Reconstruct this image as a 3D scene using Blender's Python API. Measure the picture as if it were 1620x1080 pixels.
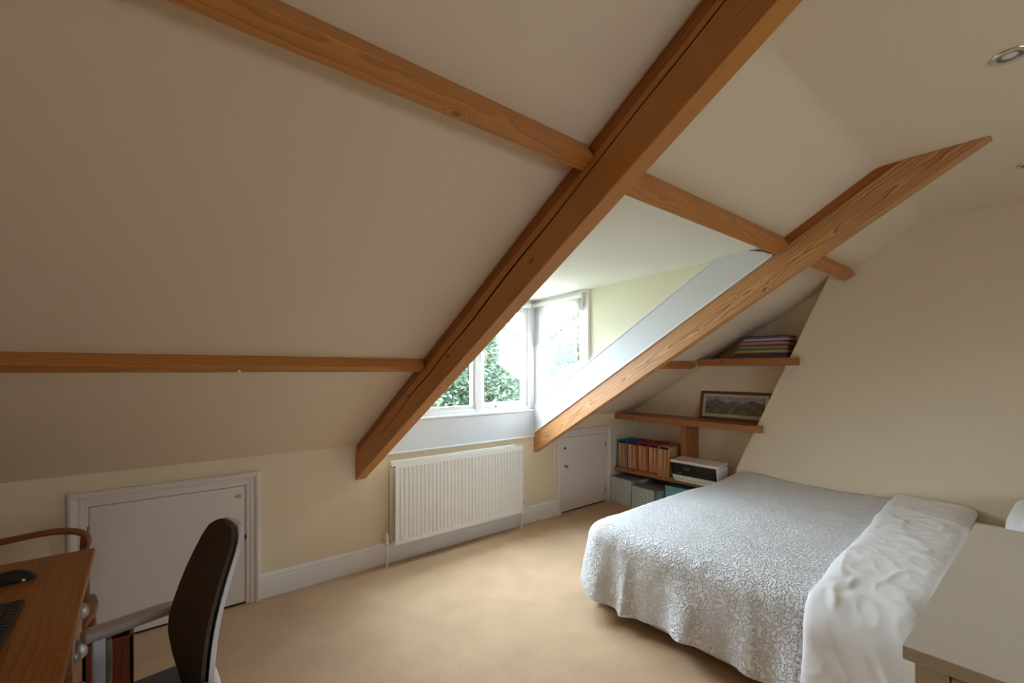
import bpy, bmesh, math, random
from mathutils import Vector, Matrix, noise
random.seed(7)
C = bpy.context.scene.collection
for o in list(bpy.data.objects): bpy.data.objects.remove(o)

# ------------------------------------------------------------------ camera, world, exposure
PAN = math.atan2(810 - 221, 719.0)
cam_d = bpy.data.cameras.new('camera'); cam = bpy.data.objects.new('camera', cam_d); C.objects.link(cam)
cam.location = (0, 0, 1.43); cam.rotation_euler = (math.pi/2, 0, -PAN)
cam_d.sensor_width = 36; cam_d.lens = 719/1620*36; cam_d.shift_y = 45/1620; cam_d.clip_start = .02
bpy.context.scene.camera = cam
sc = bpy.context.scene
sc.view_settings.view_transform = 'Standard'; sc.view_settings.look = 'None'
sc.view_settings.gamma = 1; sc.view_settings.use_curve_mapping = False
sc.view_settings.exposure = 2.88
sc.cycles.use_denoising = True
sc.cycles.max_bounces = 14; sc.cycles.diffuse_bounces = 8; sc.cycles.transparent_max_bounces = 24
sc.cycles.sample_clamp_indirect = 6
W = bpy.data.worlds.new('overcast_sky'); sc.world = W; W.use_nodes = True
wn = W.node_tree; bg = wn.nodes['Background']
_tc = wn.nodes.new('ShaderNodeTexCoord'); _sx = wn.nodes.new('ShaderNodeSeparateXYZ')
_cr = wn.nodes.new('ShaderNodeValToRGB')
wn.links.new(_tc.outputs['Generated'], _sx.inputs[0]); wn.links.new(_sx.outputs['Z'], _cr.inputs[0])
_cr.color_ramp.elements[0].color = (.19, .225, .265, 1); _cr.color_ramp.elements[1].color = (.74, .87, 1.02, 1)
wn.links.new(_cr.outputs[0], bg.inputs['Color']); bg.inputs['Strength'].default_value = 7.5
def portal(loc, rot, sx, sy):                       # guides sky sampling through a window opening
    d = bpy.data.lights.new('window_portal', 'AREA'); d.shape = 'RECTANGLE'; d.size = sx; d.size_y = sy
    d.cycles.is_portal = True
    o = bpy.data.objects.new('window_portal', d); C.objects.link(o); o.location = loc; o.rotation_euler = rot
portal((2.06, 3.34, 1.58), (-math.pi/2, 0, 0), 1.6, 1.1)
portal((3.03, 2.85, 1.72), (0, math.pi/2, 0), .8, .6)

# ------------------------------------------------------------------ room numbers
YK, T, Z0, ZC, YF = 3.2, .605, .893, 2.458, .613       # knee wall, slope, height at knee wall, flat ceiling, kink
ZR = .95                                               # right bay, a little higher
ANG = math.atan(T); CS, SN = math.cos(ANG), math.sin(ANG)
XL, XR, XC, YB = -1.7, 4.43, 4.18, -2.3                # left gable, alcove back, chimney face, back wall
R1, R1B, R2, R2B = 1.185, 1.26, 2.885, 2.957           # rafters
def sl(y, z0=Z0): return z0 + T*(YK - y)

# ------------------------------------------------------------------ materials
def nm(name):
    m = bpy.data.materials.new(name); m.use_nodes = True
    return m, m.node_tree.nodes, m.node_tree.links, m.node_tree.nodes['Principled BSDF']
def s2l(r, g, b):
    f = lambda c: (c/255/12.92 if c/255 <= .04045 else ((c/255 + .055)/1.055)**2.4)
    return (f(r), f(g), f(b), 1)
def plain(name, col, rough=.5, metal=0, spec=.5, bump=0, bscale=40, var=0, coat=0):
    m, N, L, b = nm(name)
    b.inputs['Base Color'].default_value = col; b.inputs['Roughness'].default_value = rough
    b.inputs['Metallic'].default_value = metal; b.inputs['Specular IOR Level'].default_value = spec
    b.inputs['Coat Weight'].default_value = coat
    if bump or var:
        tc = N.new('ShaderNodeTexCoord'); n = N.new('ShaderNodeTexNoise'); n.inputs['Scale'].default_value = bscale
        n.inputs['Detail'].default_value = 4; L.new(tc.outputs['Object'], n.inputs['Vector'])
        if bump:
            bp = N.new('ShaderNodeBump'); bp.inputs['Strength'].default_value = bump; bp.inputs['Distance'].default_value = .004
            L.new(n.outputs['Fac'], bp.inputs['Height']); L.new(bp.outputs['Normal'], b.inputs['Normal'])
        if var:
            mx = N.new('ShaderNodeMixRGB'); mx.blend_type = 'MULTIPLY'; mx.inputs[0].default_value = var
            mx.inputs[1].default_value = col; cr = N.new('ShaderNodeValToRGB'); n2 = N.new('ShaderNodeTexNoise')
            n2.inputs['Scale'].default_value = bscale*.3; n2.inputs['Detail'].default_value = 5
            L.new(tc.outputs['Object'], n2.inputs['Vector']); L.new(n2.outputs['Fac'], cr.inputs[0])
            cr.color_ramp.elements[0].position = .3; cr.color_ramp.elements[1].position = .7
            cr.color_ramp.elements[0].color = (.55, .55, .55, 1)
            L.new(cr.outputs[0], mx.inputs[2]); L.new(mx.outputs[0], b.inputs['Base Color'])
    return m
def wood(name, light, dark, ring=60, rough=.45, knots=True, seed=0, off=(.05, .09), contrast=1.0, crack=0):
    """solid pine: grain runs along the object's own X axis"""
    m, N, L, b = nm(name)
    tc = N.new('ShaderNodeTexCoord'); mp = N.new('ShaderNodeMapping'); L.new(tc.outputs['Object'], mp.inputs['Vector'])
    mp.inputs['Location'].default_value = (seed*3.7, off[0], off[1])
    wv = N.new('ShaderNodeMapping'); L.new(mp.outputs[0], wv.inputs['Vector']); wv.inputs['Scale'].default_value = (1.1, 5, 5)
    n1 = N.new('ShaderNodeTexNoise'); n1.inputs['Scale'].default_value = 1.4; n1.inputs['Detail'].default_value = 3
    L.new(wv.outputs[0], n1.inputs['Vector'])
    fl = N.new('ShaderNodeVectorMath'); fl.operation = 'MULTIPLY'; fl.inputs[1].default_value = (0, 1, 1); L.new(mp.outputs[0], fl.inputs[0])
    ln = N.new('ShaderNodeVectorMath'); ln.operation = 'LENGTH'; L.new(fl.outputs[0], ln.inputs[0])
    ad = N.new('ShaderNodeMath'); ad.operation = 'MULTIPLY_ADD'; ad.inputs[1].default_value = .09
    L.new(n1.outputs['Fac'], ad.inputs[0]); L.new(ln.outputs['Value'], ad.inputs[2])
    # knots push the rings aside
    vm = N.new('ShaderNodeMapping'); L.new(mp.outputs[0], vm.inputs['Vector']); vm.inputs['Scale'].default_value = (4.6, 9.5, 9.5)
    vo = N.new('ShaderNodeTexVoronoi'); vo.inputs['Scale'].default_value = 1.0; L.new(vm.outputs[0], vo.inputs['Vector'])
    kr = N.new('ShaderNodeMapRange'); kr.inputs['From Min'].default_value = .03; kr.inputs['From Max'].default_value = .22
    kr.inputs['To Min'].default_value = 1; kr.inputs['To Max'].default_value = 0; L.new(vo.outputs['Distance'], kr.inputs['Value'])
    ad2 = N.new('ShaderNodeMath'); ad2.operation = 'MULTIPLY_ADD'; ad2.inputs[1].default_value = .035 if knots else 0
    L.new(kr.outputs[0], ad2.inputs[0]); L.new(ad.outputs[0], ad2.inputs[2])
    ml = N.new('ShaderNodeMath'); ml.operation = 'MULTIPLY'; ml.inputs[1].default_value = ring; L.new(ad2.outputs[0], ml.inputs[0])
    fr = N.new('ShaderNodeMath'); fr.operation = 'FRACT'; L.new(ml.outputs[0], fr.inputs[0])
    cr = N.new('ShaderNodeValToRGB'); L.new(fr.outputs[0], cr.inputs[0]); e = cr.color_ramp.elements
    e[0].position = 0; e[0].color = (0, 0, 0, 1); e[1].position = 1; e[1].color = (.05, .05, .05, 1)
    q = cr.color_ramp.elements.new(.72); q.color = (.55*contrast, .55*contrast, .55*contrast, 1)
    q = cr.color_ramp.elements.new(.9); q.color = (contrast, contrast, contrast, 1)
    fm = N.new('ShaderNodeMapping'); L.new(mp.outputs[0], fm.inputs['Vector']); fm.inputs['Scale'].default_value = (4, 160, 160)
    nf = N.new('ShaderNodeTexNoise'); nf.inputs['Scale'].default_value = 1; L.new(fm.outputs[0], nf.inputs['Vector'])
    mf = N.new('ShaderNodeMath'); mf.operation = 'MULTIPLY_ADD'; mf.inputs[1].default_value = .5; mf.inputs[2].default_value = -.2
    L.new(nf.outputs['Fac'], mf.inputs[0])
    sm = N.new('ShaderNodeMath'); sm.operation = 'ADD'; sm.use_clamp = True; L.new(cr.outputs[0], sm.inputs[0]); L.new(mf.outputs[0], sm.inputs[1])
    mx = N.new('ShaderNodeMixRGB'); L.new(sm.outputs[0], mx.inputs[0]); mx.inputs[1].default_value = light; mx.inputs[2].default_value = dark
    out = mx.outputs[0]
    if knots:
        k2 = N.new('ShaderNodeMapRange'); k2.inputs['From Min'].default_value = .05; k2.inputs['From Max'].default_value = .11
        k2.inputs['To Min'].default_value = .8; k2.inputs['To Max'].default_value = 0; L.new(vo.outputs['Distance'], k2.inputs['Value'])
        mk = N.new('ShaderNodeMixRGB'); L.new(k2.outputs[0], mk.inputs[0]); L.new(out, mk.inputs[1])
        mk.inputs[2].default_value = (dark[0]*.35, dark[1]*.3, dark[2]*.3, 1); out = mk.outputs[0]
    L.new(out, b.inputs['Base Color']); b.inputs['Roughness'].default_value = rough
    bp = N.new('ShaderNodeBump'); bp.inputs['Strength'].default_value = .25; bp.inputs['Distance'].default_value = .001
    L.new(sm.outputs[0], bp.inputs['Height']); L.new(bp.outputs[0], b.inputs['Normal'])
    return m
M = {}
M['cream'] = plain('cream_wall_paint', (.80, .69, .505, 1), .75, spec=.25, bump=.08, bscale=60)
M['slope'] = plain('pale_slope_paint', (.78, .655, .505, 1), .8, spec=.2, bump=.06, bscale=60)
M['ceil'] = plain('cream_ceiling_paint', (.79, .68, .515, 1), .8, spec=.2, bump=.06, bscale=60)
M['cheek'] = plain('pale_cream_cheek_paint', (.80, .76, .60, 1), .8, spec=.2)
M['board'] = plain('white_board_paint', (.68, .69, .72, 1), .4, spec=.35)
M['dormer'] = plain('pale_dormer_paint', (.82, .80, .74, 1), .8, spec=.2)
M['trim'] = plain('white_gloss_paint', (.80, .79, .80, 1), .35, spec=.4)
M['door'] = plain('white_door_paint', (.76, .70, .66, 1), .4, spec=.35)
M['rad'] = plain('white_radiator_enamel', (.84, .83, .80, 1), .35)
M['chrome'] = plain('polished_chrome', (.75, .75, .76, 1), .18, metal=1)
M['brass'] = plain('aged_brass', (.55, .38, .14, 1), .3, metal=1)
M['black'] = plain('black_plastic', (.012, .012, .013, 1), .35)
M['blackgloss'] = plain('gloss_black_plastic', (.01, .01, .012, 1), .12)
M['darkhole'] = plain('dark_recess', (.02, .018, .015, 1), .8)
M['carpet'] = None
M['pine'] = wood('stained_pine', s2l(204, 138, 66), s2l(156, 96, 40), 95, .45, seed=1, contrast=.6)
M['pine_strip'] = wood('stained_pine_strip', s2l(178, 108, 46), s2l(132, 72, 26), 80, .45, seed=2, contrast=.7)
M['pine2'] = wood('waxed_pine', s2l(214, 160, 104), s2l(152, 98, 58), 80, .45, seed=4, off=(.03, .02))
M['purlin'] = wood('stained_purlin_pine', s2l(198, 132, 64), s2l(156, 96, 42), 70, .45, seed=6, contrast=.7)
M['shelfwood'] = wood('shelf_pine', s2l(188, 126, 74), s2l(134, 80, 42), 75, .5, seed=8)
M['desk'] = wood('golden_desk_wood', s2l(170, 104, 28), s2l(122, 68, 14), 60, .35, seed=11, contrast=.6, knots=True)
M['deskfront'] = wood('pale_drawer_wood', s2l(180, 128, 92), s2l(140, 90, 60), 34, .4, seed=12, contrast=.5, knots=False)
M['chairwood'] = wood('bent_chair_wood', s2l(150, 86, 40), s2l(92, 46, 18), 40, .3, seed=13, contrast=.6, knots=False)
M['boxwood'] = wood('reddish_box_wood', s2l(130, 62, 30), s2l(74, 30, 14), 40, .5, seed=14, contrast=.7, knots=True)
M['pictureframe'] = wood('picture_frame_wood', s2l(122, 70, 36), s2l(80, 40, 18), 60, .4, seed=15, knots=False, contrast=.5)
M['cup'] = plain('brushed_nickel', (.32, .30, .26, 1), .45, metal=1)
M['sheet'] = plain('white_sheet', (.82, .82, .83, 1), .85, spec=.15, bump=.1, bscale=120)
M['duvet'] = plain('white_cotton_duvet', (.86, .85, .86, 1), .85, spec=.15, bump=.12, bscale=30)
M['pillow'] = plain('white_pillow', (.85, .85, .86, 1), .85, spec=.15, bump=.1, bscale=30)
M['divan'] = plain('off_white_divan', (.74, .70, .65, 1), .7, spec=.2)
M['chest'] = plain('pale_chest_laminate', (.70, .65, .58, 1), .4, spec=.35)
M['chair_fabric'] = plain('charcoal_brown_mesh', (.075, .055, .042, 1), .75, spec=.25, bump=.25, bscale=300)
M['chair_shell'] = plain('pale_grey_chair_plastic', (.62, .60, .62, 1), .4)
M['chair_arm'] = plain('warm_grey_plastic', (.40, .32, .28, 1), .5)
M['seatfabric'] = plain('dark_grey_seat_fabric', (.06, .055, .055, 1), .85, bump=.2, bscale=300)
M['blind'] = plain('white_blind_fabric', (.60, .595, .58, 1), .85, spec=.1, bump=.05, bscale=400)
M['print_white'] = plain('white_printer_plastic', (.78, .76, .72, 1), .35)
M['tan'] = plain('tan_card', s2l(206, 164, 112), .75, spec=.15, var=.3, bscale=30)
M['brown_card'] = None
M['file_blue'] = plain('bright_blue_card', s2l(30, 130, 190), .6)
M['file_navy'] = plain('deep_blue_card', s2l(44, 66, 150), .6)
M['file_red'] = plain('red_card', s2l(196, 28, 36), .6)
M['file_crimson'] = plain('crimson_card', s2l(170, 30, 44), .6)
M['lid'] = plain('grey_box_lid', s2l(128, 126, 126), .6)
M['teal'] = plain('pale_teal_card', s2l(126, 186, 196), .6)
M['teal_lid'] = plain('dark_teal_card', s2l(70, 126, 132), .6)
M['mount'] = plain('cream_picture_mount', (.72, .66, .55, 1), .8)
M['bark'] = plain('tree_bark', (.10, .075, .05, 1), .9, bump=.6, bscale=12)
M['olive'] = plain('olive_plastic', (.20, .17, .08, 1), .5)
M['rubber'] = plain('dark_rubber', (.02, .02, .02, 1), .8)

def carpet():
    m, N, L, b = nm('beige_carpet')
    tc = N.new('ShaderNodeTexCoord'); n = N.new('ShaderNodeTexNoise'); n.inputs['Scale'].default_value = 260; n.inputs['Detail'].default_value = 3
    L.new(tc.outputs['Object'], n.inputs['Vector']); n2 = N.new('ShaderNodeTexNoise'); n2.inputs['Scale'].default_value = 5; n2.inputs['Detail'].default_value = 4
    L.new(tc.outputs['Object'], n2.inputs['Vector'])
    cr = N.new('ShaderNodeValToRGB'); L.new(n.outputs['Fac'], cr.inputs[0])
    cr.color_ramp.elements[0].position = .3; cr.color_ramp.elements[1].position = .7
    cr.color_ramp.elements[0].color = (.50, .33, .195, 1); cr.color_ramp.elements[1].color = (.76, .55, .375, 1)
    mx = N.new('ShaderNodeMixRGB'); mx.blend_type = 'MULTIPLY'; mx.inputs[0].default_value = .35
    cr2 = N.new('ShaderNodeValToRGB'); L.new(n2.outputs['Fac'], cr2.inputs[0]); cr2.color_ramp.elements[0].position = .35; cr2.color_ramp.elements[1].position = .65
    cr2.color_ramp.elements[0].color = (.72, .72, .72, 1); L.new(cr.outputs[0], mx.inputs[1]); L.new(cr2.outputs[0], mx.inputs[2])
    L.new(mx.outputs[0], b.inputs['Base Color']); b.inputs['Roughness'].default_value = .95; b.inputs['Specular IOR Level'].default_value = .1
    bp = N.new('ShaderNodeBump'); bp.inputs['Strength'].default_value = .8; bp.inputs['Distance'].default_value = .006
    L.new(n.outputs['Fac'], bp.inputs['Height']); L.new(bp.outputs[0], b.inputs['Normal'])
    return m
M['carpet'] = carpet()
def quilt():
    m, N, L, b = nm('white_quilted_coverlet')
    b.inputs['Base Color'].default_value = (.88, .872, .89, 1); b.inputs['Roughness'].default_value = .9; b.inputs['Specular IOR Level'].default_value = .15
    tc = N.new('ShaderNodeTexCoord'); n = N.new('ShaderNodeTexNoise'); n.inputs['Scale'].default_value = 46; n.inputs['Detail'].default_value = 2
    L.new(tc.outputs['Object'], n.inputs['Vector'])
    ab = N.new('ShaderNodeMath'); ab.operation = 'SUBTRACT'; ab.inputs[1].default_value = .5; L.new(n.outputs['Fac'], ab.inputs[0])
    a2 = N.new('ShaderNodeMath'); a2.operation = 'ABSOLUTE'; L.new(ab.outputs[0], a2.inputs[0])
    mr = N.new('ShaderNodeMapRange'); mr.inputs['From Max'].default_value = .09; L.new(a2.outputs[0], mr.inputs['Value'])   # meandering stitch lines
    bp = N.new('ShaderNodeBump'); bp.inputs['Strength'].default_value = 1; bp.inputs['Distance'].default_value = .007
    L.new(mr.outputs[0], bp.inputs['Height']); L.new(bp.outputs[0], b.inputs['Normal'])
    return m
M['quilt'] = quilt()
def brown_card():
    m, N, L, b = nm('brown_file_contents')
    tc = N.new('ShaderNodeTexCoord'); mp = N.new('ShaderNodeMapping'); L.new(tc.outputs['Object'], mp.inputs['Vector']); mp.inputs['Scale'].default_value = (3, 110, 2)
    n = N.new('ShaderNodeTexNoise'); n.inputs['Scale'].default_value = 1; n.inputs['Detail'].default_value = 2; L.new(mp.outputs[0], n.inputs['Vector'])
    cr = N.new('ShaderNodeValToRGB'); L.new(n.outputs['Fac'], cr.inputs[0]); e = cr.color_ramp.elements
    e[0].position = .35; e[0].color = s2l(128, 78, 44); e[1].position = .68; e[1].color = s2l(226, 186, 140)
    q = e.new(.5); q.color = s2l(186, 128, 78)
    L.new(cr.outputs[0], b.inputs['Base Color']); b.inputs['Roughness'].default_value = .8
    return m
M['brown_card'] = brown_card()
def glass():
    m, N, L, b = nm('window_glass'); N.remove(b)
    out = [n for n in N if n.type == 'OUTPUT_MATERIAL'][0]
    tr = N.new('ShaderNodeBsdfTransparent'); gl = N.new('ShaderNodeBsdfGlossy'); gl.inputs['Roughness'].default_value = .01
    fr = N.new('ShaderNodeFresnel'); ge = N.new('ShaderNodeNewGeometry'); io = N.new('ShaderNodeMapRange')
    io.inputs['To Min'].default_value = 1.5; io.inputs['To Max'].default_value = 1/1.5     # thin pane: no total reflection inside
    L.new(ge.outputs['Backfacing'], io.inputs['Value']); L.new(io.outputs[0], fr.inputs['IOR'])
    mx = N.new('ShaderNodeMixShader')
    tr.inputs[0].default_value = (.95, .97, .96, 1)
    L.new(fr.outputs[0], mx.inputs[0]); L.new(tr.outputs[0], mx.inputs[1]); L.new(gl.outputs[0], mx.inputs[2]); L.new(mx.outputs[0], out.inputs[0])
    return m
M['glass'] = glass()
def pattern():
    m, N, L, b = nm('patterned_box_paper')
    tc = N.new('ShaderNodeTexCoord'); mp = N.new('ShaderNodeMapping'); L.new(tc.outputs['Object'], mp.inputs['Vector'])
    sx = N.new('ShaderNodeSeparateXYZ'); L.new(mp.outputs[0], sx.inputs[0])
    def sinus(sock, f, ph=0):
        a = N.new('ShaderNodeMath'); a.operation = 'MULTIPLY_ADD'; a.inputs[1].default_value = f; a.inputs[2].default_value = ph; L.new(sock, a.inputs[0])
        s = N.new('ShaderNodeMath'); s.operation = 'SINE'; L.new(a.outputs[0], s.inputs[0]); return s.outputs[0]
    su = N.new('ShaderNodeMath'); su.operation = 'ADD'; L.new(sx.outputs['Y'], su.inputs[0]); L.new(sx.outputs['Z'], su.inputs[1])
    di = N.new('ShaderNodeMath'); di.operation = 'SUBTRACT'; L.new(sx.outputs['Y'], di.inputs[0]); L.new(sx.outputs['Z'], di.inputs[1])
    p = N.new('ShaderNodeMath'); p.operation = 'MULTIPLY'; L.new(sinus(su.outputs[0], 190), p.inputs[0]); L.new(sinus(di.outputs[0], 190), p.inputs[1])
    cr = N.new('ShaderNodeValToRGB'); L.new(p.outputs[0], cr.inputs[0]); e = cr.color_ramp.elements
    e[0].position = .0; e[0].color = s2l(226, 230, 226); e[1].position = .22; e[1].color = s2l(92, 124, 132)
    L.new(cr.outputs[0], b.inputs['Base Color']); b.inputs['Roughness'].default_value = .6
    return m
M['pattern'] = pattern()
def landscape():
    m, N, L, b = nm('landscape_print')
    tc = N.new('ShaderNodeTexCoord'); sx = N.new('ShaderNodeSeparateXYZ'); L.new(tc.outputs['Object'], sx.inputs[0])
    def ridge(scale, amp, base):
        mp = N.new('ShaderNodeMapping'); mp.inputs['Scale'].default_value = (0, scale, .6); mp.inputs['Location'].default_value = (scale, 0, 0); L.new(tc.outputs['Object'], mp.inputs['Vector'])
        n = N.new('ShaderNodeTexNoise'); n.inputs['Scale'].default_value = 1; n.inputs['Detail'].default_value = 4; L.new(mp.outputs[0], n.inputs['Vector'])
        a = N.new('ShaderNodeMath'); a.operation = 'MULTIPLY_ADD'; a.inputs[1].default_value = amp; a.inputs[2].default_value = base; L.new(n.outputs['Fac'], a.inputs[0])
        g = N.new('ShaderNodeMath'); g.operation = 'GREATER_THAN'; L.new(sx.outputs['Z'], g.inputs[0]); L.new(a.outputs[0], g.inputs[1]); return g.outputs[0]
    def tex(scale, c0, c1):
        n = N.new('ShaderNodeTexNoise'); n.inputs['Scale'].default_value = scale; n.inputs['Detail'].default_value = 5; L.new(tc.outputs['Object'], n.inputs['Vector'])
        cr = N.new('ShaderNodeValToRGB'); L.new(n.outputs['Fac'], cr.inputs[0]); cr.color_ramp.elements[0].position = .35; cr.color_ramp.elements[1].position = .65
        cr.color_ramp.elements[0].color = c0; cr.color_ramp.elements[1].color = c1; return cr.outputs[0]
    sky = tex(16, s2l(150, 140, 160), s2l(196, 190, 200)); hill = tex(30, s2l(84, 76, 84), s2l(130, 118, 120)); land = tex(22, s2l(70, 74, 44), s2l(128, 124, 80))
    m1 = N.new('ShaderNodeMixRGB'); L.new(ridge(9, .12, -.022), m1.inputs[0]); L.new(hill, m1.inputs[1]); L.new(sky, m1.inputs[2])
    m2 = N.new('ShaderNodeMixRGB'); L.new(ridge(5, .06, -.035), m2.inputs[0]); L.new(land, m2.inputs[1]); L.new(m1.outputs[0], m2.inputs[2])
    L.new(m2.outputs[0], b.inputs['Base Color']); b.inputs['Roughness'].default_value = .15; return m
M['print'] = landscape()
def leafmat(name, c0, c1):
    m, N, L, b = nm(name); out = [n for n in N if n.type == 'OUTPUT_MATERIAL'][0]
    tc = N.new('ShaderNodeTexCoord'); n = N.new('ShaderNodeTexNoise'); n.inputs['Scale'].default_value = 2.2; n.inputs['Detail'].default_value = 5
    L.new(tc.outputs['Object'], n.inputs['Vector']); cr = N.new('ShaderNodeValToRGB'); L.new(n.outputs['Fac'], cr.inputs[0])
    cr.color_ramp.elements[0].position = .35; cr.color_ramp.elements[1].position = .65
    cr.color_ramp.elements[0].color = c0; cr.color_ramp.elements[1].color = c1
    L.new(cr.outputs[0], b.inputs['Base Color']); b.inputs['Roughness'].default_value = .5
    tl = N.new('ShaderNodeBsdfTranslucent'); L.new(cr.outputs[0], tl.inputs[0]); mx = N.new('ShaderNodeMixShader'); mx.inputs[0].default_value = .45
    L.new(b.outputs[0], mx.inputs[1]); L.new(tl.outputs[0], mx.inputs[2]); L.new(mx.outputs[0], out.inputs[0]); return m
M['leafA'] = leafmat('mid_green_leaves', (.022, .042, .024, 1), (.095, .135, .07, 1))
M['leafB'] = leafmat('yellowing_leaves', (.035, .055, .03, 1), (.19, .18, .08, 1))
M['grass'] = plain('lawn_grass', (.07, .10, .05, 1), .9, var=.5, bscale=3)

# ------------------------------------------------------------------ mesh helpers
def add(name, bm, mat, parent=None, loc=None, rot=None, smooth=False, angle=40):
    """bm in world coordinates -> one object whose own axes sit at loc / rot (3x3)"""
    bmesh.ops.recalc_face_normals(bm, faces=bm.faces)
    me = bpy.data.meshes.new(name)
    if loc is None: loc = Vector(parent.matrix_basis.translation) if parent else Vector((0, 0, 0))
    Mx = Matrix.Translation(Vector(loc)) @ (rot.to_4x4() if rot is not None else Matrix())
    bm.transform(Mx.inverted()); bm.to_mesh(me); bm.free()
    o = bpy.data.objects.new(name, me); C.objects.link(o)
    if mat is not None: me.materials.append(mat if not isinstance(mat, str) else M[mat])
    if parent:
        o.parent = parent
        P = Matrix(); p = parent
        while p: P = p.matrix_basis @ P; p = p.parent
        o.matrix_basis = P.inverted() @ Mx
    else: o.matrix_basis = Mx
    if smooth:
        for p in me.polygons: p.use_smooth = True
        try: me.set_sharp_from_angle(angle=math.radians(angle))
        except Exception: pass
    return o
def thing(name, label, cat, loc, group=None):
    o = bpy.data.objects.new(name, None); C.objects.link(o); o.location = loc; o.empty_display_size = .1
    o.matrix_basis = Matrix.Translation(Vector(loc))
    o['label'] = label; o['category'] = cat
    if group: o['group'] = group
    return o
def tag(o, label, cat, group=None):
    o['label'] = label; o['category'] = cat
    if group: o['group'] = group
    return o
def struct(name, bm, mat, parent=None, **k):
    o = add(name, bm, mat, parent, **k)
    if not parent: o['kind'] = 'structure'
    return o
def merge(bm, b2):
    me = bpy.data.meshes.new('tmp'); b2.to_mesh(me); b2.free(); bm.from_mesh(me); bpy.data.meshes.remove(me)
def box(bm, x0, x1, y0, y1, z0, z1, bev=0, seg=2, mx=None):
    b = bmesh.new(); bmesh.ops.create_cube(b, size=1)
    for v in b.verts: v.co = Vector(((x0+x1)/2 + v.co.x*(x1-x0), (y0+y1)/2 + v.co.y*(y1-y0), (z0+z1)/2 + v.co.z*(z1-z0)))
    if bev: bmesh.ops.bevel(b, geom=b.edges[:], offset=bev, segments=seg, profile=.5, affect='EDGES')
    if mx is not None: b.transform(mx)
    merge(bm, b); return bm
def BX(*a, **k): return box(bmesh.new(), *a, **k)
def prism(bm, pts, axis, a0, a1, bev=0):
    """polygon (2-D pts) extruded along axis: 'x' -> (y,z), 'y' -> (x,z), 'z' -> (x,y)"""
    b = bmesh.new()
    f = {'x': lambda p, a: (a, p[0], p[1]), 'y': lambda p, a: (p[0], a, p[1]), 'z': lambda p, a: (p[0], p[1], a)}[axis]
    A = [b.verts.new(f(p, a0)) for p in pts]; B = [b.verts.new(f(p, a1)) for p in pts]; n = len(pts)
    b.faces.new(A); b.faces.new(B[::-1])
    for i in range(n): b.faces.new((A[i], A[(i+1) % n], B[(i+1) % n], B[i]))
    bmesh.ops.recalc_face_normals(b, faces=b.faces)
    if bev: bmesh.ops.bevel(b, geom=b.edges[:], offset=bev, segments=2, profile=.5, affect='EDGES')
    merge(bm, b); return bm
def PR(*a, **k): return prism(bmesh.new(), *a, **k)
def tube(bm, pts, r, seg=10, cap=True):
    pts = [Vector(p) for p in pts]; n = len(pts); rs = r if isinstance(r, (list, tuple)) else [r]*n
    prev = None; rings = []
    for i, p in enumerate(pts):
        t = (pts[min(i+1, n-1)] - pts[max(i-1, 0)]).normalized()
        if prev is None:
            u = t.cross(Vector((0, 0, 1)))
            if u.length < 1e-3: u = t.cross(Vector((1, 0, 0)))
        else: u = prev - t*prev.dot(t)
        u.normalize(); prev = u; w = t.cross(u)
        rings.append([bm.verts.new(p + (u*math.cos(2*math.pi*k/seg) + w*math.sin(2*math.pi*k/seg))*rs[i]) for k in range(seg)])
    for a, b in zip(rings, rings[1:]):
        for k in range(seg): bm.faces.new((a[k], a[(k+1) % seg], b[(k+1) % seg], b[k]))
    if cap: bm.faces.new(rings[0][::-1]); bm.faces.new(rings[-1])
    return bm
def TB(*a, **k): return tube(bmesh.new(), *a, **k)
def lathe(bm, prof, c, seg=24, axis='z'):
    """prof: (radius, height); closed ends where radius is 0"""
    c = Vector(c); rings = []
    for r, h in prof:
        ring = []
        for k in range(seg if r > 1e-6 else 1):
            a = 2*math.pi*k/seg; q = (r*math.cos(a), r*math.sin(a), h)
            q = {'z': q, 'x': (q[2], q[0], q[1]), 'y': (q[0], q[2], q[1])}[axis]
            ring.append(bm.verts.new(c + Vector(q)))
        rings.append(ring)
    for a, b in zip(rings, rings[1:]):
        if len(a) == 1 and len(b) == 1: continue
        for k in range(seg):
            k2 = (k+1) % seg
            if len(a) == 1: bm.faces.new((a[0], b[k], b[k2]))
            elif len(b) == 1: bm.faces.new((a[k], b[0], a[k2]))
            else: bm.faces.new((a[k], a[k2], b[k2], b[k]))
    return bm
def LA(*a, **k): return lathe(bmesh.new(), *a, **k)
def grid(bm, rows):
    V = [[bm.verts.new(p) for p in r] for r in rows]
    for a, b in zip(V, V[1:]):
        for i in range(len(a)-1): bm.faces.new((a[i], a[i+1], b[i+1], b[i]))
    return V
def catmull(P, n=8):
    P = [Vector(p) for p in P]; out = []
    for i in range(len(P)-1):
        a, b, c, d = P[max(i-1, 0)], P[i], P[i+1], P[min(i+2, len(P)-1)]
        for k in range(n):
            t = k/n; out.append(.5*((2*b) + (c-a)*t + (2*a-5*b+4*c-d)*t*t + (3*b-a-3*c+d)*t**3))
    out.append(P[-1]); return out
RX = Matrix(((0, 1, 0), (1, 0, 0), (0, 0, -1))).transposed()           # own X along world Y
RSL = Matrix(((0, -CS, SN), (1, 0, 0), (0, SN, CS))).transposed()      # own X up the slope
RSL = Matrix((Vector((0, -CS, SN)), Vector((1, 0, 0)), Vector((0, SN, CS)))).transposed()
RZ = Matrix((Vector((0, 0, 1)), Vector((1, 0, 0)), Vector((0, 1, 0)))).transposed()

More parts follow.
